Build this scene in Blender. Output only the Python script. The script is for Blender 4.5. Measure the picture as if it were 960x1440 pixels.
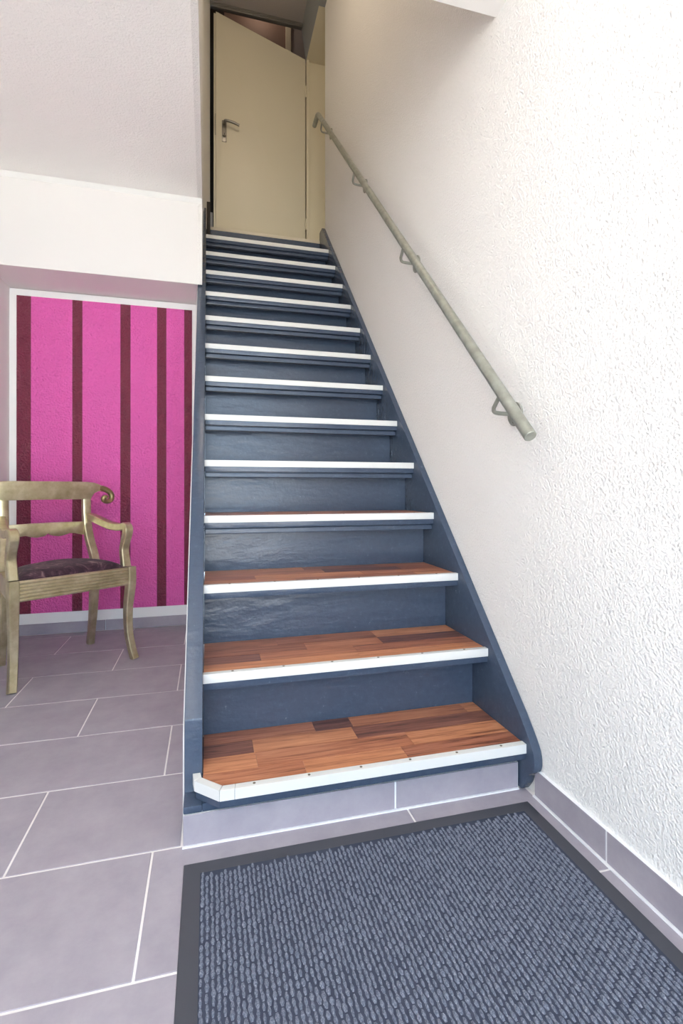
import bpy, bmesh, math, random
from mathutils import Vector, Matrix

scene = bpy.context.scene
for _o in list(bpy.data.objects):
    bpy.data.objects.remove(_o)
COL = scene.collection
random.seed(7)

# ------------------------------------------------------------------ camera
cam_d = bpy.data.cameras.new("camera")
cam = bpy.data.objects.new("camera", cam_d)
COL.objects.link(cam)
cam.location = (0.0124, -1.1482, 0.8072)
cam.rotation_euler = (math.pi / 2 + 0.002, 0.0004, -0.2613)
cam_d.sensor_fit = 'HORIZONTAL'
cam_d.sensor_width = 36.0
cam_d.lens = 36.0 * 702.07 / 960.0
cam_d.shift_y = -34.53 / 960.0
cam_d.clip_start = 0.02
scene.camera = cam

# ------------------------------------------------------------------ world, daylight, exposure
world = bpy.data.worlds.new("daylight")
scene.world = world
world.use_nodes = True
bg = world.node_tree.nodes["Background"]
bg.inputs[0].default_value = (0.64, 0.81, 1.0, 1)
bg.inputs[1].default_value = 4.8
pd = bpy.data.lights.new("doorway_portal", 'AREA')
pd.shape = 'RECTANGLE'
pd.size, pd.size_y = 1.7, 2.15
pd.cycles.is_portal = True
po = bpy.data.objects.new("doorway_portal", pd)
COL.objects.link(po)
po.location = (-0.09, -2.29, 1.075)
po.rotation_euler = (math.pi / 2, 0, 0)
# unseen warm fill light, added to brighten and warm the upper flight
ld = bpy.data.lights.new("stair_lamp", 'POINT')
ld.energy = 14.0
ld.color = (1.0, 0.85, 0.66)
ld.shadow_soft_size = 0.12
lo = bpy.data.objects.new("stair_lamp", ld)
COL.objects.link(lo)
lo.location = (0.30, 0.9, 4.2)
# dim fill light added beyond the upstairs door to lift its brown wall
rd = bpy.data.lights.new("room_lamp", 'POINT')
rd.energy = 1.2
rd.color = (1.0, 0.82, 0.66)
rd.shadow_soft_size = 0.08
ro = bpy.data.objects.new("room_lamp", rd)
COL.objects.link(ro)
ro.location = (0.45, 3.17, 5.05)
# fill light added behind the camera to brighten the hall ceiling and left side
hd = bpy.data.lights.new("hall_lamp", 'POINT')
hd.energy = 6.0
hd.color = (1.0, 0.88, 0.74)
hd.shadow_soft_size = 0.15
ho = bpy.data.objects.new("hall_lamp", hd)
COL.objects.link(ho)
ho.location = (-0.35, -0.9, 2.1)

# high sun along the facade, added to light the unseen paving as bounce
sd = bpy.data.lights.new("sun", 'SUN')
sd.energy = 42.0
sd.color = (1.0, 0.97, 0.92)
sd.angle = math.radians(0.6)
so = bpy.data.objects.new("sun", sd)
COL.objects.link(so)
so.location = (6, -6, 8)
so.rotation_euler = (math.radians(4), math.radians(40), 0)

scene.view_settings.view_transform = 'Standard'
scene.view_settings.look = 'None'
scene.view_settings.exposure = 0.34
scene.view_settings.gamma = 1.0
scene.view_settings.use_curve_mapping = False
scene.cycles.max_bounces = 12
scene.cycles.diffuse_bounces = 8
scene.cycles.glossy_bounces = 4
scene.cycles.use_denoising = True
scene.cycles.sample_clamp_indirect = 8.0


# ------------------------------------------------------------------ materials
def lin(c):
    def f(v):
        v /= 255.0
        return v / 12.92 if v <= 0.04045 else ((v + 0.055) / 1.055) ** 2.4
    return (f(c[0]), f(c[1]), f(c[2]), 1.0)


class Mat:
    def __init__(self, name, col, rough=0.5, metal=0.0, spec=0.5):
        self.m = bpy.data.materials.new(name)
        self.m.use_nodes = True
        self.nt = self.m.node_tree
        self.n = self.nt.nodes
        self.b = self.n["Principled BSDF"]
        self.b.inputs["Base Color"].default_value = lin(col)
        self.b.inputs["Roughness"].default_value = rough
        self.b.inputs["Metallic"].default_value = metal
        self.b.inputs["Specular IOR Level"].default_value = spec
        self.tc = self.n.new("ShaderNodeTexCoord")
        self.h = None

    def link(self, a, b):
        self.nt.links.new(a, b)

    def coords(self, scale=(1, 1, 1), rnd=False):
        mp = self.n.new("ShaderNodeMapping")
        mp.inputs["Scale"].default_value = scale
        self.link(self.tc.outputs["Object"], mp.inputs["Vector"])
        if rnd:
            oi = self.n.new("ShaderNodeObjectInfo")
            mu = self.n.new("ShaderNodeMath"); mu.operation = 'MULTIPLY'; mu.inputs[1].default_value = 40.0
            self.link(oi.outputs["Random"], mu.inputs[0])
            cb = self.n.new("ShaderNodeCombineXYZ")
            self.link(mu.outputs[0], cb.inputs[0]); self.link(mu.outputs[0], cb.inputs[1])
            self.link(cb.outputs[0], mp.inputs["Location"])
        return mp.outputs[0]

    def noise(self, scale, detail=3, rough=0.5, vec=None, dist=0.0):
        t = self.n.new("ShaderNodeTexNoise")
        t.inputs["Scale"].default_value = scale
        t.inputs["Detail"].default_value = detail
        t.inputs["Roughness"].default_value = rough
        t.inputs["Distortion"].default_value = dist
        self.link(vec if vec else self.coords(), t.inputs["Vector"])
        return t.outputs["Fac"]

    def ramp(self, fac, stops):
        r = self.n.new("ShaderNodeValToRGB")
        e = r.color_ramp.elements
        e[0].position, e[0].color = stops[0][0], lin(stops[0][1])
        e[1].position, e[1].color = stops[-1][0], lin(stops[-1][1])
        for p, c in stops[1:-1]:
            k = e.new(p); k.color = lin(c)
        self.link(fac, r.inputs[0])
        return r.outputs[0]

    def color(self, out):
        self.link(out, self.b.inputs["Base Color"])

    def bump(self, fac, strength, dist):
        b = self.n.new("ShaderNodeBump")
        b.inputs["Strength"].default_value = strength
        b.inputs["Distance"].default_value = dist
        self.link(fac, b.inputs["Height"])
        if self.h:
            self.link(self.h, b.inputs["Normal"])
        self.h = b.outputs[0]
        self.link(self.h, self.b.inputs["Normal"])


M = {}


def mk(name, *a, **k):
    m = Mat(name, *a, **k)
    M[name] = m.m
    return m


m = mk("plaster", (233, 231, 228), 0.75, spec=0.3)
m.bump(m.noise(190, 1, 0.5, dist=0.1), 0.72, 0.006)
m = mk("plaster_ceiling", (244, 242, 239), 0.8, spec=0.25)
m.bump(m.noise(130, 2, 0.5), 0.6, 0.005)
m = mk("plaster_smooth", (230, 228, 225), 0.7, spec=0.25)
m.bump(m.noise(14, 3), 0.12, 0.004)
m = mk("white_border", (238, 239, 236), 0.55)
m.bump(m.noise(40, 2), 0.1, 0.002)
for nm, c, s in (("pink_paint", (232, 98, 180), 1), ("maroon_paint", (122, 34, 62), 1)):
    m = mk(nm, c, 0.30, spec=0.6)
    m.bump(m.noise(95, 2, 0.5, dist=0.5), 1.0, 0.014)
m = mk("tile", (150, 145, 154), 0.55, spec=0.4)
m.color(m.ramp(m.noise(9, 5, 0.7), [(0.3, (150, 144, 154)), (0.7, (166, 160, 168))]))
m.bump(m.noise(240, 2), 0.08, 0.001)
m = mk("grout", (226, 222, 220), 0.85)
m = mk("caulk", (232, 233, 236), 0.6)
# glossy slate-blue stair paint with brush lumps and a few chips
m = mk("stair_paint", (66, 80, 100), 0.25, spec=0.5)
m.color(m.ramp(m.noise(60, 4, 0.7), [(0.0, (56, 68, 86)), (0.62, (64, 77, 96)), (0.72, (76, 89, 107)), (0.78, (150, 156, 164))]))
m.bump(m.noise(26, 3, 0.5, vec=m.coords((0.35, 1, 1))), 0.5, 0.006)
m.bump(m.noise(120, 2, 0.5), 0.25, 0.002)
m = mk("stair_dark", (58, 64, 74), 0.4)
# hardwood laminate
for i, (c0, c1, c2) in enumerate([
        ((92, 54, 44), (154, 96, 72), (180, 122, 96)), ((116, 70, 54), (172, 110, 80), (196, 136, 104)),
        ((80, 52, 46), (128, 82, 68), (158, 108, 90)), ((134, 84, 60), (188, 124, 88), (210, 150, 112)),
        ((64, 42, 42), (108, 70, 62), (138, 96, 84))]):
    m = mk("wood_%d" % i, c1, 0.34, spec=0.45)
    v = m.coords((1.6, 30, 30), rnd=True)
    m.color(m.ramp(m.noise(2.6, 6, 0.7, vec=v, dist=1.1), [(0.34, c0), (0.48, c1), (0.66, c2)]))
m = mk("strip_white", (216, 216, 213), 0.38, spec=0.5)
m = mk("screw", (120, 112, 100), 0.4, 0.6)
m = mk("galvanised", (150, 152, 142), 0.42, 0.55)
m.color(m.ramp(m.noise(22, 4, 0.6), [(0.3, (142, 144, 134)), (0.5, (156, 158, 148)), (0.72, (172, 174, 166))]))
m.bump(m.noise(90, 2), 0.08, 0.002)
m = mk("steel", (132, 128, 122), 0.34, 0.9)
m = mk("aluminium", (168, 166, 162), 0.35, 0.8)
m = mk("gold", (200, 186, 142), 0.33, 0.9)
m.color(m.ramp(m.noise(16, 4, 0.6), [(0.3, (180, 168, 132)), (0.5, (200, 190, 156)), (0.7, (220, 212, 184))]))
m.bump(m.noise(70, 3, 0.6), 0.14, 0.003)
m.bump(m.noise(9, 2, 0.5), 0.25, 0.02)
m = mk("gold_worn", (158, 144, 104), 0.36, 0.9)
m.bump(m.noise(90, 2), 0.2, 0.003)
m = mk("velvet", (52, 30, 48), 0.7, spec=0.3)
m.color(m.ramp(m.noise(13, 5, 0.65, dist=2.2), [(0.34, (30, 15, 26)), (0.48, (54, 31, 43)), (0.57, (86, 60, 70)), (0.66, (138, 114, 112))]))
m.b.inputs["Sheen Weight"].default_value = 0.08
m.bump(m.noise(140, 2), 0.25, 0.003)
m = mk("mat_rubber", (66, 68, 76), 0.6)
m.bump(m.noise(300, 2), 0.1, 0.001)
m = mk("mat_ground", (66, 71, 86), 0.95, spec=0.1)
m = mk("mat_pile", (112, 120, 140), 0.95, spec=0.1)
m.color(m.ramp(m.noise(420, 3, 0.7), [(0.25, (70, 76, 90)), (0.5, (108, 114, 129)), (0.75, (156, 161, 172))]))
m = mk("door_cream", (212, 205, 184), 0.38, spec=0.45)
m.bump(m.noise(5, 2), 0.05, 0.01)
m = mk("frame_cream", (216, 208, 184), 0.4)
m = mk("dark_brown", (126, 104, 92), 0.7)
m = mk("dark_wood", (40, 34, 28), 0.7)  # stained wood of the stub; also the painted shade in the door gap
m = mk("upper_grey", (170, 164, 160), 0.8)
m.bump(m.noise(110, 3), 0.3, 0.004)
m = mk("slope_grey", (148, 152, 154), 0.7)
m = mk("landing_edge", (205, 196, 176), 0.5)
m = mk("paving", (196, 188, 176), 0.9)
m.color(m.ramp(m.noise(3, 4), [(0.3, (184, 180, 173)), (0.7, (202, 198, 191))]))
m = mk("black_slot", (18, 16, 14), 0.6)


# ------------------------------------------------------------------ helpers
def mesh_obj(name, verts, faces, mat, parent=None, smooth=False, mats=None, fmat=None, bevel=0.0, seg=2):
    """one mesh object; coordinates are given in the world and stored relative to the parent thing"""
    off = Vector((0, 0, 0))
    p = parent
    while p is not None:
        off += p.location
        p = p.parent
    me = bpy.data.meshes.new(name)
    me.from_pydata([tuple(Vector(v) - off) for v in verts], [], faces)
    if mats:
        for x in mats:
            me.materials.append(M[x])
        if fmat:
            for poly, k in zip(me.polygons, fmat):
                poly.material_index = k
    else:
        me.materials.append(M[mat])
    bm = bmesh.new(); bm.from_mesh(me)
    bmesh.ops.recalc_face_normals(bm, faces=bm.faces)
    if bevel > 0:
        bmesh.ops.bevel(bm, geom=[e for e in bm.edges if e.calc_face_angle(0) > 0.5], offset=bevel, segments=seg, affect='EDGES', profile=0.6)
    bm.to_mesh(me); bm.free()
    if smooth:
        for poly in me.polygons:
            poly.use_smooth = True
        try:
            me.set_sharp_from_angle(angle=math.radians(38))
        except Exception:
            pass
    ob = bpy.data.objects.new(name, me)
    COL.objects.link(ob)
    if parent:
        ob.parent = parent
    return ob


def boxv(x0, x1, y0, y1, z0, z1):
    v = [(x0, y0, z0), (x1, y0, z0), (x1, y1, z0), (x0, y1, z0), (x0, y0, z1), (x1, y0, z1), (x1, y1, z1), (x0, y1, z1)]
    f = [(0, 3, 2, 1), (4, 5, 6, 7), (0, 1, 5, 4), (1, 2, 6, 5), (2, 3, 7, 6), (3, 0, 4, 7)]
    return v, f


def box(name, x0, x1, y0, y1, z0, z1, mat, parent=None, bevel=0.0, seg=2):
    v, f = boxv(x0, x1, y0, y1, z0, z1)
    return mesh_obj(name, v, f, mat, parent, bevel=bevel, seg=seg, smooth=bevel > 0)


def prism(name, poly, axis, a0, a1, mat, parent=None, bevel=0.0, smooth=False):
    """polygon of 2-d points extruded along an axis: 'x' polygon is (y,z); 'y' (x,z); 'z' (x,y)"""
    def mkp(q, t):
        return {'x': (t, q[0], q[1]), 'y': (q[0], t, q[1]), 'z': (q[0], q[1], t)}[axis]
    n = len(poly)
    v = [mkp(q, a0) for q in poly] + [mkp(q, a1) for q in poly]
    f = [tuple(range(n)), tuple(range(2 * n - 1, n - 1, -1))]
    f += [(i, (i + 1) % n, n + (i + 1) % n, n + i) for i in range(n)]
    return mesh_obj(name, v, f, mat, parent, bevel=bevel, smooth=smooth or bevel > 0)


def joinmesh(parts):
    V, F = [], []
    for v, f in parts:
        k = len(V)
        V += list(v)
        F += [tuple(i + k for i in q) for q in f]
    return V, F


def spline(pts, n=6):
    """Catmull-Rom through the points (each a tuple of floats)"""
    P = [tuple(p) for p in pts]
    out = []
    for i in range(len(P) - 1):
        p0 = P[i - 1] if i > 0 else P[i]
        p1, p2 = P[i], P[i + 1]
        p3 = P[i + 2] if i + 2 < len(P) else P[i + 1]
        for k in range(n):
            t = k / n
            out.append(tuple(0.5 * (2 * b + (c - a) * t + (2 * a - 5 * b + 4 * c - d) * t * t + (3 * b - a - 3 * c + d) * t ** 3)
                             for a, b, c, d in zip(p0, p1, p2, p3)))
    out.append(P[-1])
    return out


def tube(path, radii, side=None, section=None, nseg=14):
    """sweep a section along a path; radii: number, list, or list of (w,t); side: fixed width direction"""
    path = [Vector(p) for p in path]
    n = len(path)
    if section is None:
        section = [(math.cos(2 * math.pi * k / nseg), math.sin(2 * math.pi * k / nseg)) for k in range(nseg)]
    V, F = [], []
    prev = None
    for i, p in enumerate(path):
        t = (path[min(i + 1, n - 1)] - path[max(i - 1, 0)]).normalized()
        if side is not None:
            s = Vector(side)
            s = (s - t * s.dot(t)).normalized()
        else:
            ref = prev if prev is not None else (Vector((0, 0, 1)) if abs(t.z) < 0.9 else Vector((0, 1, 0)))
            s = (ref - t * ref.dot(t)).normalized()
            prev = s
        u = t.cross(s)
        r = radii[i] if isinstance(radii, (list, tuple)) and isinstance(radii[0], (list, tuple)) else (
            (radii[i], radii[i]) if isinstance(radii, list) else (
                radii if isinstance(radii, tuple) else (radii, radii)))
        for a, b in section:
            V.append(tuple(p + s * (a * r[0]) + u * (b * r[1])))
    k = len(section)
    for i in range(n - 1):
        for j in range(k):
            F.append((i * k + j, i * k + (j + 1) % k, (i + 1) * k + (j + 1) % k, (i + 1) * k + j))
    F.append(tuple(range(k - 1, -1, -1)))
    F.append(tuple((n - 1) * k + j for j in range(k)))
    return V, F


def rsec(c=0.72):
    """square section with chamfered corners (half size 1)"""
    return [(1, -c), (1, c), (c, 1), (-c, 1), (-1, c), (-1, -c), (-c, -1), (c, -1)]


def struct(o, label=None):
    o["kind"] = "structure"
    if label:
        o["label"] = label
    return o


def empty(name, loc=(0, 0, 0), parent=None):
    e = bpy.data.objects.new(name, None)
    COL.objects.link(e)
    e.location = loc
    e.empty_display_size = 0.1
    if parent:
        e.parent = parent
    return e


def tag(o, label, cat, group=None):
    o["label"] = label
    o["category"] = cat
    if group:
        o["group"] = group
    return o


# ------------------------------------------------------------------ room shell
XR, XL, YB = 0.850, -1.035, 1.955
YF = -2.3
ZC = 2.365
R, G, Z1 = 0.195, 0.1861, 0.1304
LAND = Z1 + 13 * R                      # 2.665
NST = 13


def line_z(y):                          # nosing line
    return Z1 + y * R / G


struct(box("wall_right", XR, 1.0, YF, 2.45, -0.02, 4.75, "plaster"), "white roughcast plaster wall beside the stairs")
struct(box("wall_left", -1.185, XL, YF, 2.1, -0.02, 2.5, "plaster_smooth"), "white plaster side wall of the alcove")
struct(box("wall_back", XL, -0.046, YB, 2.1, -0.02, 1.905, "white_border"), "white end wall of the alcove under the landing")
struct(box("wall_bulkhead", XL, -0.042, 1.655, 2.1, 1.91, 2.5, "plaster_smooth"), "white dropped bulkhead above the striped alcove")
# wall above the left string, beside the upper flight
zs = line_z(1.655) + 0.045
struct(prism("wall_stairwell", [(0.181, ZC), (1.6549, ZC), (1.6549, zs), (2.45, line_z(2.45) + 0.045), (2.45, 4.75), (0.181, 4.75)],
             'x', -0.0419, -0.018, "plaster"), "cream plaster wall along the left of the upper flight")
q0, q1 = (-0.018, 2.4501), (0.028, 2.90)
struct(prism("wall_landing", [(-0.12, 2.4501), q0, q1, (-0.12, 2.90)], 'z', LAND, 4.75, "plaster"), "cream plaster return wall at the landing")
# hall ceiling, beam, stairwell front wall
struct(box("ceiling", XL, -0.0420, YF, 1.6549, ZC, 2.5, "plaster_ceiling"), "white textured hall ceiling")
struct(box("trim_1", XL, XR, -0.2, 0.181, 2.225, ZC - 0.0005, "plaster_smooth"), "white ceiling edge where the stairwell opens")
struct(box("ceiling_entrance", -0.0419, XR, YF, 0.0299, ZC, 2.5, "plaster_ceiling"), "white ceiling by the entrance")
struct(box("wall_stairwell_front", -0.0419, XR, 0.03, 0.1809, ZC, 4.75, "plaster"), "white wall closing the stairwell above the hall")
struct(box("ceiling_upper", -0.0419, 0.763, 0.0301, 2.93, 4.635, 4.76, "upper_grey"), "grey textured ceiling above the landing")
struct(prism("ceiling_slope", [(0.7631, 4.76), (0.7631, 4.635), (0.803, 4.372), (XR - 0.0005, 4.372), (XR - 0.0005, 4.76)], 'y', 0.181, 2.4499, "slope_grey"), "grey boxed slope between upper ceiling and wall")
v = [(0.763, 2.45, 4.76), (0.763, 2.45, 4.635), (0.803, 2.45, 4.372), (1.3, 2.45, 4.372), (1.3, 2.45, 4.76)]
v += [(a, 2.9499, c) for a, b, c in v]
f = [(0, 1, 2, 3, 4), (9, 8, 7, 6, 5)] + [(i, (i + 1) % 5, 5 + (i + 1) % 5, 5 + i) for i in range(5)]
o = mesh_obj("ceiling_slope_landing", v, f, None, mats=["slope_grey", "frame_cream"], fmat=[0, 0, 0, 0, 1, 0, 0])
struct(o, "grey slope with a cream painted underside over the landing")
struct(box("wall_landing_back", 0.826, 1.3, 2.95, 3.05, LAND - 0.1, 4.372, "frame_cream"), "cream panelled wall right of the upstairs door")
struct(box("wall_landing_side", 1.3, 1.4, 2.3, 3.05, LAND - 0.1, 4.76, "frame_cream"))
struct(box("wall_landing_return", 1.0, 1.3, 2.3, 2.4499, LAND - 0.1, 4.76, "frame_cream"))
struct(box("floor_landing", -0.2, 1.3, 2.531, 3.6, LAND - 0.16, LAND - 0.001, "landing_edge"), "beige edge of the upstairs landing")
# room beyond the upstairs door
struct(box("wall_room_dark", -0.5, 0.15, 3.34, 3.45, LAND, 5.3, "dark_wood"))  # wall part coloured near black, so the door gap's shade is painted in
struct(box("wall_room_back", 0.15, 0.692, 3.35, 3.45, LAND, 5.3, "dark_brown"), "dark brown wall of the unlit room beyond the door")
struct(box("trim_2", 0.692, 0.738, 3.33, 3.45, LAND, 5.3, "frame_cream"), "cream upright trim seen above the slanted door")
struct(box("wall_room_end", 0.738, 1.3, 3.35, 3.45, LAND, 5.3, "upper_grey"), "grey wall beyond the upstairs door")
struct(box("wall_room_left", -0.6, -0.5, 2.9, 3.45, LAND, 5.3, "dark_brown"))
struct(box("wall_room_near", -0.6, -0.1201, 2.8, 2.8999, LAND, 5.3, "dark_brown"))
struct(box("wall_room_side", 1.3001, 1.4, 3.0501, 3.45, LAND, 5.3, "upper_grey"))
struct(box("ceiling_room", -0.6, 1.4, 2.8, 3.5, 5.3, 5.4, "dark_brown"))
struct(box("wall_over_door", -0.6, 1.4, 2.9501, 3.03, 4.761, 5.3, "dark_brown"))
struct(box("trim_3", 0.0, 0.05, 3.0, 3.2, LAND, 3.03, "upper_grey"), "small grey upright at the foot of the dark door gap")
# aluminium profile on the ceiling edge
o = empty("ceiling_profile", (0.38, 2.91, 4.60))
tag(o, "grooved aluminium profile along the upper ceiling edge above the door", "profile")
box("rail_body", -0.005, 0.762, 2.895, 2.929, 4.603, 4.6345, "aluminium", o, 0.002)
for k in range(3):
    box("ridge", -0.005, 0.762, 2.890, 2.895, 4.606 + 0.0095 * k, 4.611 + 0.0095 * k, "aluminium", o)

# front wall with the open entrance behind the camera
struct(box("wall_front", XL, -0.94, YF, YF + 0.12, 0, ZC, "plaster_smooth"))
struct(box("wall_front_side", 0.76, XR, YF, YF + 0.12, 0, ZC, "plaster_smooth"))
struct(box("wall_front_lintel", -0.94, 0.76, YF, YF + 0.12, 2.15, ZC, "plaster_smooth"))

# unseen forecourt, added to bounce sunlight up onto the hall ceiling
struct(box("ground", -14, 14, -18, YF - 0.001, -0.3, -0.02, "paving"), "pale paving outside the entrance")
# white cove line where ceiling meets bulkhead
struct(prism("trim_5", [(1.6548, ZC - 0.018), (1.6548, ZC - 0.0003), (1.632, ZC - 0.0003)], 'x', XL, -0.0185, "white_border"), "white filler strip between hall ceiling and bulkhead")

# floor of large tiles, half bond
fl = struct(box("floor", XL, XR, YF, 2.1, -0.06, -0.0012, "grout"), "grey-mauve rectangular floor tiles with pale joints")
ROW0, RP, TL, GW = 0.035, 0.3055, 0.604, 0.0045
for k in range(-8, 7):
    y0, y1 = ROW0 + k * RP + GW / 2, ROW0 + (k + 1) * RP - GW / 2
    base = -0.106 if k % 2 else -0.398
    j = -3
    while True:
        x0 = base + j * TL + GW / 2
        x1 = base + (j + 1) * TL - GW / 2
        j += 1
        if x0 > XR:
            break
        if x0 > XR - 0.06:
            break
        x0c, x1c = max(x0, XL), (XR - 0.012 if x1 > XR - 0.06 else x1)
        y1c = min(y1, YB - 0.012)
        if k >= 0:
            x1c = min(x1c, -0.0475)
        if x1c - x0c < 0.012 or y1c - y0 < 0.012:
            continue
        box("tile", x0c, x1c, y0, y1c, -0.02, 0.0, "tile", fl, 0.0012, 1)

# skirting tiles
HB = 0.0714
bb = struct(box("baseboard_right", XR - 0.0095, XR - 0.0001, YF, -0.012, 0.0, HB - 0.001, "caulk"), "grey tile skirting under the white wall by the mat")
for y0, y1 in ((-0.255, -0.014), (-0.857, -0.259), (-1.459, -0.861), (-2.061, -1.463)):
    box("tile", XR - 0.0115, XR - 0.0096, y0, y1, 0.004, HB, "tile", bb, 0.001, 1)
box("caulk_line", XR - 0.016, XR - 0.0096, YF, -0.012, -0.001, 0.0038, "caulk", bb)
bb = struct(box("baseboard_back", XL, -0.048, YB - 0.004, YB - 0.0001, 0.0, 0.058, "caulk"), "grey tile skirting under the striped panel")
for x0, x1 in ((XL, -0.552), (-0.548, -0.0485)):
    box("tile", x0, x1, YB - 0.0115, YB - 0.0041, 0.003, 0.060, "tile", bb, 0.001, 1)
bb = struct(box("baseboard_left", XL + 0.0001, XL + 0.004, YF, YB - 0.012, 0.0, 0.058, "caulk"), "grey tile skirting along the alcove side wall")
for k in range(6):
    box("tile", XL + 0.0041, XL + 0.0115, -1.66 + 0.6 * k, min(-1.664 + 0.6 * (k + 1), YB - 0.013), 0.003, 0.060, "tile", bb, 0.001, 1)
bb = struct(box("baseboard_stair", -0.039, 0.819, 0.0302, 0.06, 0.0, 0.070, "caulk"), "grey tile plinth under the bottom stair tread")
for x0, x1 in ((-0.0413, 0.4645), (0.4695, 0.8175)):
    box("tile", x0, x1, 0.0285, 0.0301, 0.0035, 0.071, "tile", bb, 0.001, 1)
box("caulk_line", -0.043, 0.8185, 0.0235, 0.0301, -0.001, 0.0033, "caulk", bb)

# ------------------------------------------------------------------ painted stripe panel
pan = empty("striped_panel", (-0.54, YB - 0.001, 0.117))
tag(pan, "tall pink panel with five dark maroon stripes on the alcove wall", "wall panel")
xs = [-1.000, -0.930, -0.7235, -0.672, -0.4735, -0.4195, -0.2755, -0.2235, -0.1235, -0.079]
ZP0, ZP1 = 0.118, 1.868
for i in range(len(xs) - 1):
    nm = "maroon_stripe" if i % 2 == 0 else "pink_stripe"
    box(nm, xs[i], xs[i + 1], YB - (0.0036 if i % 2 == 0 else 0.003), YB - 0.0001, ZP0, ZP1, "maroon_paint" if i % 2 == 0 else "pink_paint", pan)

# ------------------------------------------------------------------ staircase
XI0, XI1 = 0.0, 0.824                   # clear width between the strings
XN = 0.8295                             # right end of nosings
st = empty("staircase", (0.4, 1.2, 0.0))
tag(st, "steep slate-blue painted closed-riser staircase with wooden treads and white nosing strips", "staircase")
OV = 0.09
top_y = NST * G + OV                    # face of the last riser
E_ = 0.036
# left string
poly = [(0.0315, 0.0715), (0.0315, 0.088), (0.088, 0.0885), (0.088, line_z(0.088) + E_), (top_y + 0.003, line_z(top_y) + E_),
        (top_y + 0.003, line_z(top_y) - 0.25), (0.36, 0.10), (0.36, 0.0715)]
prism("stringer", poly, 'x', -0.0415, XI0, "stair_paint", st, bevel=0.003)
# right string with rounded foot
foot = spline([(0.024, 0.001), (0.006, 0.026), (-0.006, 0.052), (-0.026, 0.070), (-0.033, 0.096), (-0.022, 0.134), (0.03, line_z(0.03) + E_)], 4)
poly = foot + [(2.446, line_z(2.446) + E_), (top_y + 0.02, line_z(2.446) + E_ + 0.004), (top_y + 0.02, line_z(2.446) - 0.25), (0.36, 0.10), (0.36, 0.001)]
prism("stringer", poly, 'x', XI1, XR - 0.0005, "stair_paint", st, bevel=0.003)
# filler below the first tread
box("footboard", -0.0, XI1, 0.034, 0.055, 0.0712, 0.0893, "stair_paint", st)
TH = 0.041
JOINTS = {
    0: [(0.022, 0.0775, [0.24, 0.50], [1, 3, 0]), (0.0785, 0.1475, [0.13, 0.54], [3, 1, 3]), (0.1485, 0.2145, [0.127, 0.405], [2, 3, 2]),
        (0.2155, None, [0.303, 0.412, 0.774], [0, 4, 1, 3])],
    1: [(0.022, 0.0745, [0.435], [3, 3]), (0.0755, 0.135, [0.157, 0.44], [2, 1, 0]), (0.136, 0.201, [0.30, 0.54], [0, 1, 4]),
        (0.202, None, [0.22, 0.542], [1, 0, 3])],
    2: [(0.022, 0.0745, [0.28, 0.69], [1, 0, 3]), (0.0755, 0.143, [0.16, 0.52], [0, 3, 1]), (0.144, 0.21, [0.40, 0.68], [1, 4, 0]),
        (0.211, None, [0.34, 0.62], [3, 2, 1])],
    3: [(0.022, 0.0745, [0.20, 0.56], [0, 1, 0]), (0.0755, 0.143, [0.36, 0.70], [1, 0, 3]), (0.144, 0.21, [0.25, 0.6], [0, 1, 0]),
        (0.211, None, [0.45], [1, 0])],
}
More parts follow.
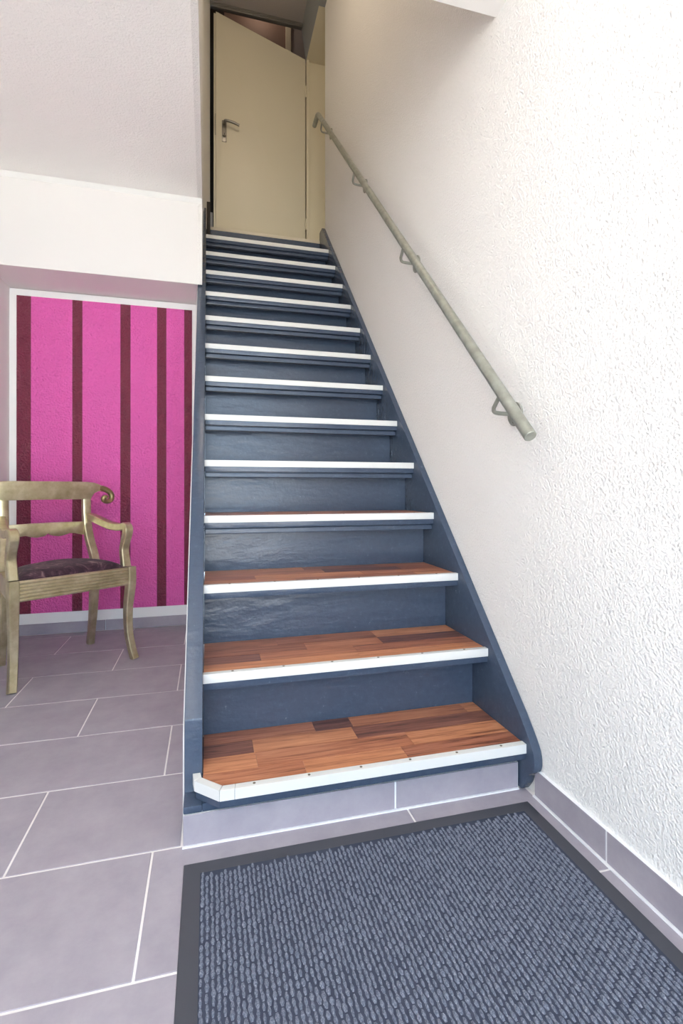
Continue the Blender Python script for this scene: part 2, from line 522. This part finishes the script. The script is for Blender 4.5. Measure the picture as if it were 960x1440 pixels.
for n in range(NST):
    y0, z = n * G, Z1 + n * R
    yb = (n + 1) * G + OV               # back of tread = next riser face
    zt = z - 0.0035                     # top of the painted board, under the laminate
    xr = XN - 0.0015
    if n == 0:
        outl = [(xr, y0 + 0.004), (0.0385, y0 + 0.004), (-0.0155, 0.058), (-0.0185, 0.0875), (0.0, 0.0875), (0.0, yb), (XI1, yb), (XI1, 0.05), (xr, 0.05)]
        # the board notches round the string
        tr = prism("tread", outl, 'z', z - TH, zt, "stair_paint", st, bevel=0.002)
    else:
        outl = [(0.001, y0 + 0.004), (xr, y0 + 0.004), (xr, y0 + 0.05), (XI1, y0 + 0.05), (XI1, yb), (0.001, yb)]
        tr = prism("tread", outl, 'z', z - TH, zt, "stair_paint", st, bevel=0.003)
    # nosing strip: an angle profile
    if n == 0:
        out = [(XN, 0.0), (0.0710, 0.0), (0.0370, 0.0), (-0.0185, 0.0555), (-0.0225, 0.0872)]
        inn = [(XN, 0.0195), (0.0735, 0.0195), (0.0445, 0.0195), (-0.002, 0.0655), (-0.0045, 0.0872)]
        thin = 0.0035
        sh = [(XN, thin), (0.0712, thin), (0.0384, thin), (-0.0155, 0.0572), (-0.0190, 0.0872)]
        for i in range(4):
            a, b = i, i + 1
            g = 0.0006 if i in (1, 2, 3) else 0.0
            def gp(P, Q):
                d = (Vector(Q) - Vector(P)).normalized() * g
                return tuple(Vector(P) + d), tuple(Vector(Q) - d)
            o0, o1 = gp(out[a], out[b]); i0, i1 = gp(inn[a], inn[b]); s0, s1 = gp(sh[a], sh[b])
            zt1, zt0, zb = z + 0.0015, zt + 0.0001, z - 0.023
            sec = [[(*o, zt1), (*i_, zt1), (*i_, zt0), (*s, zt0), (*s, zb), (*o, zb)] for o, i_, s in ((o0, i0, s0), (o1, i1, s1))]
            V = sec[0] + sec[1]
            F = [(0, 1, 2, 3, 4, 5), (11, 10, 9, 8, 7, 6)] + [(k, (k + 1) % 6, 6 + (k + 1) % 6, 6 + k) for k in range(6)]
            mesh_obj("nosing_strip", V, F, "strip_white", tr, bevel=0.0008)
    else:
        sec = [(y0, z - 0.022), (y0, z + 0.0015), (y0 + 0.0195, z + 0.0015), (y0 + 0.0195, zt + 0.0001), (y0 + 0.0035, zt + 0.0001), (y0 + 0.0035, z - 0.022)]
        prism("nosing_strip", sec, 'x', 0.0005, XN, "strip_white", tr, bevel=0.0008)
    if n < 4:
        for k in range(6):
            xx = 0.115 + 0.128 * k if n == 0 else 0.075 + 0.135 * k
            V, F = tube([(xx, y0 + 0.0105, z + 0.001), (xx, y0 + 0.0105, z + 0.0024)], 0.0034, side=(1, 0, 0), nseg=8)
            mesh_obj("screw", V, F, "screw", tr)
    # laminate
    if n in JOINTS:
        for (ya, ybk, js, cols) in JOINTS[n]:
            a, b = y0 + ya, (y0 + ybk if ybk else yb - 0.0008)
            if ybk is None and b - a < 0.01:
                continue
            e = [0.0015] + js + [XI1 - 0.001]
            for i in range(len(e) - 1):
                xa, xb = e[i] + 0.0003, e[i + 1] - 0.0003
                hz = z + random.uniform(-0.0003, 0.0002)
                if n == 0 and ya < 0.05 and i == 0:
                    pl = [(xb, 0.0200), (0.0450, 0.0200), (0.0015, 0.063), (0.0015, b), (xb, b)]
                    prism("plank", pl, 'z', zt + 0.0002, hz, "wood_%d" % cols[i], tr)
                else:
                    box("plank", xa, xb, max(a, y0 + 0.0200), b, zt + 0.0002, hz, "wood_%d" % cols[i], tr)
    else:
        for i, (a, b) in enumerate(((0.02, 0.085), (0.0855, 0.15), (0.1505, 0.2155), (0.216, G + OV - 0.001))):
            box("plank", 0.0015, XI1 - 0.001, y0 + a, y0 + b, zt + 0.0002, z, "wood_%d" % ((n + i) % 4), tr)
    # riser above this tread
    zr1 = z + R - TH - 0.0002
    if n == NST - 1:
        zr1 = LAND - 0.022
    box("riser", XI0 + 0.0003, XI1 - 0.0003, yb + 0.0003, yb + 0.02, zt, zr1, "stair_paint", st, 0.001, 1)
    # thin pale line of sealant at the foot of the riser
    if n < NST - 1:
        yn, zn = (n + 1) * G, z + R
        if n >= 2:                      # moulding under the nosing of the next tread
            V, F = joinmesh([boxv(0.002, XN - 0.006, yn + 0.016, yn + 0.045, zn - TH - 0.0205, zn - TH - 0.0025),
                             boxv(0.002, XN - 0.010, yn + 0.026, yn + 0.060, zn - TH - 0.0025, zn - TH - 0.0003)])
            mesh_obj("nosing_moulding", V, F, "stair_paint", st, bevel=0.003)
# light board at the landing edge and the dark end of the left string
box("landing_edge_strip", 0.0295, XI1 - 0.0005, top_y + 0.0005, top_y + 0.020, LAND - 0.021, LAND + 0.001, "landing_edge", st, 0.002)
prism("string_end", [(0.0045, top_y - 0.055), (0.027, top_y - 0.055), (0.0285, top_y + 0.018), (0.004, top_y + 0.018)], 'z', LAND - 0.10, LAND + 0.145, "dark_wood", st, bevel=0.003)
# white side lining under the left string
struct(prism("wall_stair_side", [(0.13, 0.0), (0.13, 0.20), (1.954, line_z(1.954) - 0.02), (1.954, 0.0)], 'x', -0.0468, -0.0417, "plaster_smooth"), "white lining closing the side of the stairs")

# ------------------------------------------------------------------ door mat
MX0, MX1, MY0, MY1 = -0.037, 0.806, -1.25, -0.030
mt = empty("door_mat", (0.4, -0.6, 0.0))
tag(mt, "dark blue-grey ribbed entrance mat with rubber border in front of the stairs", "mat")
box("rubber_border", MX0, MX1, MY0, MY1, 0.0003, 0.0035, "mat_rubber", mt, 0.0012, 1)
BW = 0.034
box("pile_backing", MX0 + BW, MX1 - BW, MY0 + BW, MY1 - BW, 0.0036, 0.0046, "mat_ground", mt)
V, F = [], []
px, py = 0.0094, 0.0155
nx = int((MX1 - MX0 - 2 * BW) / px)
ny = int((MY1 - MY0 - 2 * BW) / py)
for i in range(nx):
    cx = MX0 + BW + (i + 0.5) * px
    for j in range(ny):
        cy = MY1 - BW - (j + 0.55) * py + ((i * 0.38) % 1.0) * py * 0.9 + 0.0015 * math.sin(i * 0.31 + j * 0.23)
        if cy > MY1 - BW - 0.006 :
            continue
        jx, jy = random.uniform(-0.0010, 0.0010), random.uniform(-0.0018, 0.0018)
        hw, hl, hz = 0.0036 * random.uniform(0.75, 1.2), 0.0078 * random.uniform(0.85, 1.1), 0.0036 * random.uniform(0.8, 1.2)
        k = len(V)
        x, y, zb = cx + jx, cy + jy, 0.0045
        V += [(x - hw * .5, y - hl, zb), (x + hw * .5, y - hl, zb), (x + hw, y, zb), (x + hw * .5, y + hl, zb), (x - hw * .5, y + hl, zb), (x - hw, y, zb),
              (x, y - hl * .55, zb + hz * .9), (x + hw * .35, y, zb + hz), (x, y + hl * .55, zb + hz * .9), (x - hw * .35, y, zb + hz)]
        F += [(k, k + 1, k + 6), (k + 1, k + 2, k + 7, k + 6), (k + 2, k + 3, k + 8, k + 7), (k + 3, k + 4, k + 8), (k + 4, k + 5, k + 9, k + 8),
              (k + 5, k, k + 6, k + 9), (k + 6, k + 7, k + 8, k + 9)]
pile = mesh_obj("ribbed_pile", V, F, "mat_pile", mt)
pile["kind"] = "stuff"

# ------------------------------------------------------------------ handrail
hr = empty("handrail", (0.80, 1.1, 2.0))
tag(hr, "galvanised steel tube handrail on the white wall beside the stairs", "handrail")
RX, RR = 0.773, 0.0158
SL = 2.56 / 2.437


def rail_z(y):
    return 0.945 + (y + 0.079) * SL


ye = 2.345
path = [(RX, -0.090, rail_z(-0.090)), (RX, 0.7, rail_z(0.7)), (RX, 1.5, rail_z(1.5)), (RX, ye - 0.03, rail_z(ye - 0.03)),
        (RX, ye - 0.008, rail_z(ye) - 0.012), (RX, ye + 0.012, rail_z(ye) - 0.003), (RX, ye + 0.036, rail_z(ye)), (RX, ye + 0.125, rail_z(ye))]
V, F = tube(path, RR, side=(1, 0, 0), nseg=24)
mesh_obj("rail_tube", V, F, "galvanised", hr, smooth=True, bevel=0.0015, seg=1)
for yb in (0.082, 0.768, 1.465, 2.255):
    zc = rail_z(yb) - 0.098
    br = empty("bracket", (0, 0, 0), hr)
    br.location = Vector((0.83, yb, zc)) - hr.location
    V, F = tube([(XR - 0.0003, yb, zc), (XR - 0.006, yb, zc)], 0.034, side=(0, 1, 0), nseg=24)
    mesh_obj("wall_plate", V, F, "galvanised", br, smooth=True, bevel=0.001, seg=1)
    pts = [(XR - 0.005, yb, zc), (RX + 0.028, yb, zc), (RX + 0.009, yb, zc + 0.003), (RX + 0.001, yb - 0.008, zc + 0.011), (RX, yb - 0.018, zc + 0.021), (RX, yb - 0.042, zc + 0.044)]
    V, F = tube(spline(pts, 4), 0.0058, side=(0, 1, 0), nseg=10)
    mesh_obj("support_rod", V, F, "galvanised", br, smooth=True)
    # screws on the plate
    for s in (-1, 1):
        V, F = tube([(XR - 0.0055, yb, zc + s * 0.022), (XR - 0.0095, yb, zc + s * 0.022)], 0.0045, side=(0, 1, 0), nseg=8)
        mesh_obj("plate_screw", V, F, "steel", br)

# ------------------------------------------------------------------ upstairs door (slanted head, ajar)
dr = empty("door_1", (0.800, 2.952, LAND))
struct(dr, "cream upstairs door with a slanted top edge, standing ajar")


def dpt(x, z, yoff=0.0):
    """door-plane point: turned a little about the hinge so that the latch edge swings toward the stairs"""
    a = math.radians(3.0)
    d = 0.800 - x
    return (0.800 - d * math.cos(a) + yoff * math.sin(a) * -1.0, 2.952 - d * math.sin(a) + yoff * math.cos(a), z)


def dprism(name, poly, y0, y1, mat, parent, bevel=0.0):
    n = len(poly)
    V = [dpt(x, z, y0) for x, z in poly] + [dpt(x, z, y1) for x, z in poly]
    F = [tuple(range(n)), tuple(range(2 * n - 1, n - 1, -1))] + [(i, (i + 1) % n, n + (i + 1) % n, n + i) for i in range(n)]
    return mesh_obj(name, V, F, mat, parent, bevel=bevel, smooth=bevel > 0)


leaf = dprism("door_leaf", [(0.070, LAND + 0.012), (0.793, LAND + 0.012), (0.793, 4.372), (0.078, 4.560), (0.070, 4.562)], -0.02, 0.02, "door_cream", dr, 0.002)
dprism("rebate", [(0.055, LAND + 0.012), (0.0698, LAND + 0.012), (0.0698, 4.562), (0.055, 4.565)], 0.0, 0.02, "door_cream", dr, 0.001)
dprism("latch_plate", [(0.0675, 3.60), (0.0698, 3.60), (0.0698, 3.76), (0.0675, 3.76)], -0.018, 0.0, "black_slot", dr)
hd_ = empty("door_handle", (0, 0, 0), dr)
dprism("back_plate", [(0.116, 3.545), (0.152, 3.545), (0.152, 3.712), (0.116, 3.712)], -0.026, -0.0202, "steel", hd_, 0.002)
c = [dpt(0.134, 3.685, -0.026), dpt(0.134, 3.685, -0.052), dpt(0.140, 3.685, -0.066), dpt(0.156, 3.684, -0.070), dpt(0.20, 3.680, -0.070), dpt(0.248, 3.668, -0.068)]
V, F = tube(spline(c, 5), [0.0105] * 10 + [0.010] * 16, side=(0, 0, 1), nseg=12)
mesh_obj("lever", V, F, "steel", hd_, smooth=True)
V, F = tube([dpt(0.134, 3.595, -0.0255), dpt(0.134, 3.595, -0.040)], 0.0135, nseg=14)
mesh_obj("lock_cylinder", V, F, "steel", hd_, smooth=True)
dprism("key_slot", [(0.1315, 3.585), (0.1365, 3.585), (0.1365, 3.605), (0.1315, 3.605)], -0.0406, -0.0400, "black_slot", hd_)
for zz in (2.95, 4.05):
    V, F = tube([(0.7975, 2.918, zz), (0.7975, 2.918, zz + 0.09)], 0.007, side=(1, 0, 0), nseg=10)
    mesh_obj("hinge", V, F, "frame_cream", dr, smooth=True)
struct(box("trim_4", 0.8035, 0.8259, 2.925, 3.05, LAND, 4.371, "frame_cream", None, 0.002), "cream door frame post on the hinge side")

# ------------------------------------------------------------------ gilded armchair
FLc = Vector((-0.745, 1.075, 0.0))
th = math.atan2(0.308, 0.41)
AV = Vector((math.cos(th), math.sin(th), 0)); BV = Vector((-math.sin(th), math.cos(th), 0))


def cp(X, b, z):
    a = 0.272 + X + 0.09 * b
    p = FLc + AV * a + BV * b
    return (p.x, p.y, z)


ch = empty("armchair", cp(0, 0.2, 0))
tag(ch, "gilded metal-clad armchair with dark purple velvet seat in front of the striped panel", "chair")


def csweep(name, pts, sizes, mat="gold", n=5, side=None, parent=None, sec=None):
    q = spline([p for p in pts], n)
    s = spline([sz for sz in sizes], n)
    V, F = tube([cp(*p) for p in q], [tuple(x) for x in s], side=side if side else AV, section=sec or rsec(0.78))
    return mesh_obj(name, V, F, mat, parent or ch, smooth=True)


for s in (-1, 1):
    # sabre front legs
    csweep("leg", [(s * .247, .026, .437), (s * .247, .024, .36), (s * .242, .040, .24), (s * .243, .038, .13), (s * .250, .018, .05), (s * .257, .000, .0005)],
           [(.0185, .022), (.0185, .022), (.0165, .020), (.0155, .018), (.0150, .017), (.0150, .017)])
    # rear legs swept back
    csweep("leg", [(s * .205, .355, .437), (s * .203, .352, .33), (s * .202, .362, .2), (s * .202, .384, .08), (s * .202, .402, .0005)],
           [(.019, .022), (.019, .021), (.017, .019), (.015, .017), (.0150, .017)])
    # back posts
    csweep("back_post", [(s * .206, .352, .430), (s * .203, .362, .47), (s * .193, .398, .56), (s * .189, .420, .65), (s * .189, .428, .775)],
           [(.019, .019), (.019, .018), (.019, .016), (.0195, .015), (.0195, .014)])
    # arm: from the post forward, then rolling over into the curved support
    e = .014 if s < 0 else -.004
    csweep("armrest", [(s * .200, .412, .664), (s * (.212 + e * .3), .34, .650), (s * (.226 + e * .7), .22, .626), (s * (.232 + e), .12, .620), (s * (.234 + e), .062, .624)],
           [(.0185, .017), (.0185, .018), (.0185, .018), (.019, .0175), (.019, .017)])
    csweep("arm_support", [(s * (.234 + e), .066, .622), (s * (.234 + e), .036, .629), (s * (.234 + e), .019, .615), (s * (.234 + e), .024, .590), (s * (.234 + e), .046, .550),
                           (s * (.233 + e), .056, .515), (s * (.232 + e), .044, .470), (s * (.232 + e), .036, .437)],
           [(.019, .0165), (.019, .018), (.019, .019), (.0185, .0175), (.018, .0155), (.018, .0155), (.0185, .0165), (.019, .018)])

# seat rails
def cbox(name, X0, X1, b0, b1, z0, z1, mat="gold", parent=None, bevel=0.003, taper=0.0):
    V = [cp(X0, b0, z0), cp(X1, b0, z0), cp(X1 - taper, b1, z0), cp(X0 + taper, b1, z0), cp(X0, b0, z1), cp(X1, b0, z1), cp(X1 - taper, b1, z1), cp(X0 + taper, b1, z1)]
    _, F = boxv(0, 1, 0, 1, 0, 1)
    return mesh_obj(name, V, F, mat, parent or ch, bevel=bevel, smooth=True)


fr = cbox("front_rail", -.229, .229, .010, .040, .352, .436)
for k in range(6):
    zz = .3595 + .0137 * k
    V, F = tube([cp(-.228, .010, zz), cp(.228, .010, zz)], (0.0058, 0.0058), side=(0, 0, 1), nseg=10)
    mesh_obj("reed", V, F, "gold", fr, smooth=True)
for s in (-1, 1):
    V = [cp(s * .262, .047, .355), cp(s * .236, .047, .355), cp(s * .198, .332, .355), cp(s * .222, .332, .355)]
    V += [(x, y, .436) for x, y, z in V]
    _, F = boxv(0, 1, 0, 1, 0, 1)
    mesh_obj("side_rail", V, F, "gold", ch, bevel=.003, smooth=True)
cbox("back_rail", -.186, .186, .340, .368, .355, .436)

# velvet seat pad
V, F = [], []
NX, NY = 20, 16
for j in range(NY + 1):
    tb = j / NY
    b = .024 + tb * .322
    hw = .228 + (.183 - .228) * tb
    for i in range(NX + 1):
        ta = i / NX
        X = -hw + 2 * hw * ta
        ed = min(ta, 1 - ta) * 2 * hw
        eb = min(tb, 1 - tb) * .322
        h = (1 - math.exp(-ed / .030)) * (1 - math.exp(-eb / .030))
        V.append(cp(X, b, .4375 + .036 * h + .003 * math.sin(9 * ta + 4 * tb)))
for j in range(NY):
    for i in range(NX):
        k = j * (NX + 1) + i
        F.append((k, k + 1, k + NX + 2, k + NX + 1))
nb = len(V)
rim = [i for i in range(NX + 1)] + [j * (NX + 1) + NX for j in range(1, NY + 1)] + [NY * (NX + 1) + i for i in range(NX - 1, -1, -1)] + [j * (NX + 1) for j in range(NY - 1, 0, -1)]
for i in rim:
    V.append((V[i][0], V[i][1], .425))
for k in range(len(rim)):
    k2 = (k + 1) % len(rim)
    F.append((rim[k], nb + k, nb + k2, rim[k2]))
F.append(tuple(nb + k for k in range(len(rim))))
mesh_obj("seat_cushion", V, F, "velvet", ch, smooth=True)


# crest rail with rounded, down-turned ends
def cface(name, outline, b0, b1, mat="gold", bow=0.0, parent=None, bevel=.004):
    n = len(outline)
    def bb_(X):
        return bow * (1 - (X / .25) ** 2)
    V = [cp(X, b0 + bb_(X), z) for X, z in outline] + [cp(X, b1 + bb_(X), z) for X, z in outline]
    F = [tuple(range(n)), tuple(range(2 * n - 1, n - 1, -1))] + [(i, (i + 1) % n, n + (i + 1) % n, n + i) for i in range(n)]
    return mesh_obj(name, V, F, mat, parent or ch, bevel=bevel, smooth=True)


half = [(0.0, .843), (.12, .843), (.19, .842), (.225, .838), (.255, .829), (.273, .818), (.265, .795), (.248, .792), (.228, .783), (.216, .768), (.209, .752), (.168, .752), (.08, .7525), (0.0, .753)]
outline = half + [(-x, z) for x, z in reversed(half)][1:-1]
crest = cface("crest_rail", outline, .412, .440)
for s in (-1, 1):
    pts = [(.256, .8095), (.284, .804), (.308, .790), (.321, .768), (.314, .746), (.294, .738), (.275, .744), (.272, .757), (.283, .763), (.291, .757)]
    path = spline([(s * x, .424 - .022 * (i / 9), z) for i, (x, z) in enumerate(pts)], 5)
    nn = len(path)
    rad = [(.0165 - .0055 * (i / (nn - 1)), .0165 - .0065 * (i / (nn - 1))) for i in range(nn)]
    V, F = tube([cp(*q) for q in path], rad, side=BV, nseg=12)
    mesh_obj("scroll", V, F, "gold_worn", crest, smooth=True)
# mid rail with a cupid's-bow lower edge
half = [(0.0, .588), (.010, .579), (.022, .574), (.05, .570), (.075, .574), (.10, .582), (.125, .580), (.172, .568)]
lower = half
outline = [(-.172, .637), (-.06, .640), (.06, .640), (.172, .637)] + [(x, z) for x, z in reversed(lower)] + [(-x, z) for x, z in lower[1:]]
cface("mid_rail", outline, .404, .424, bevel=.0025)
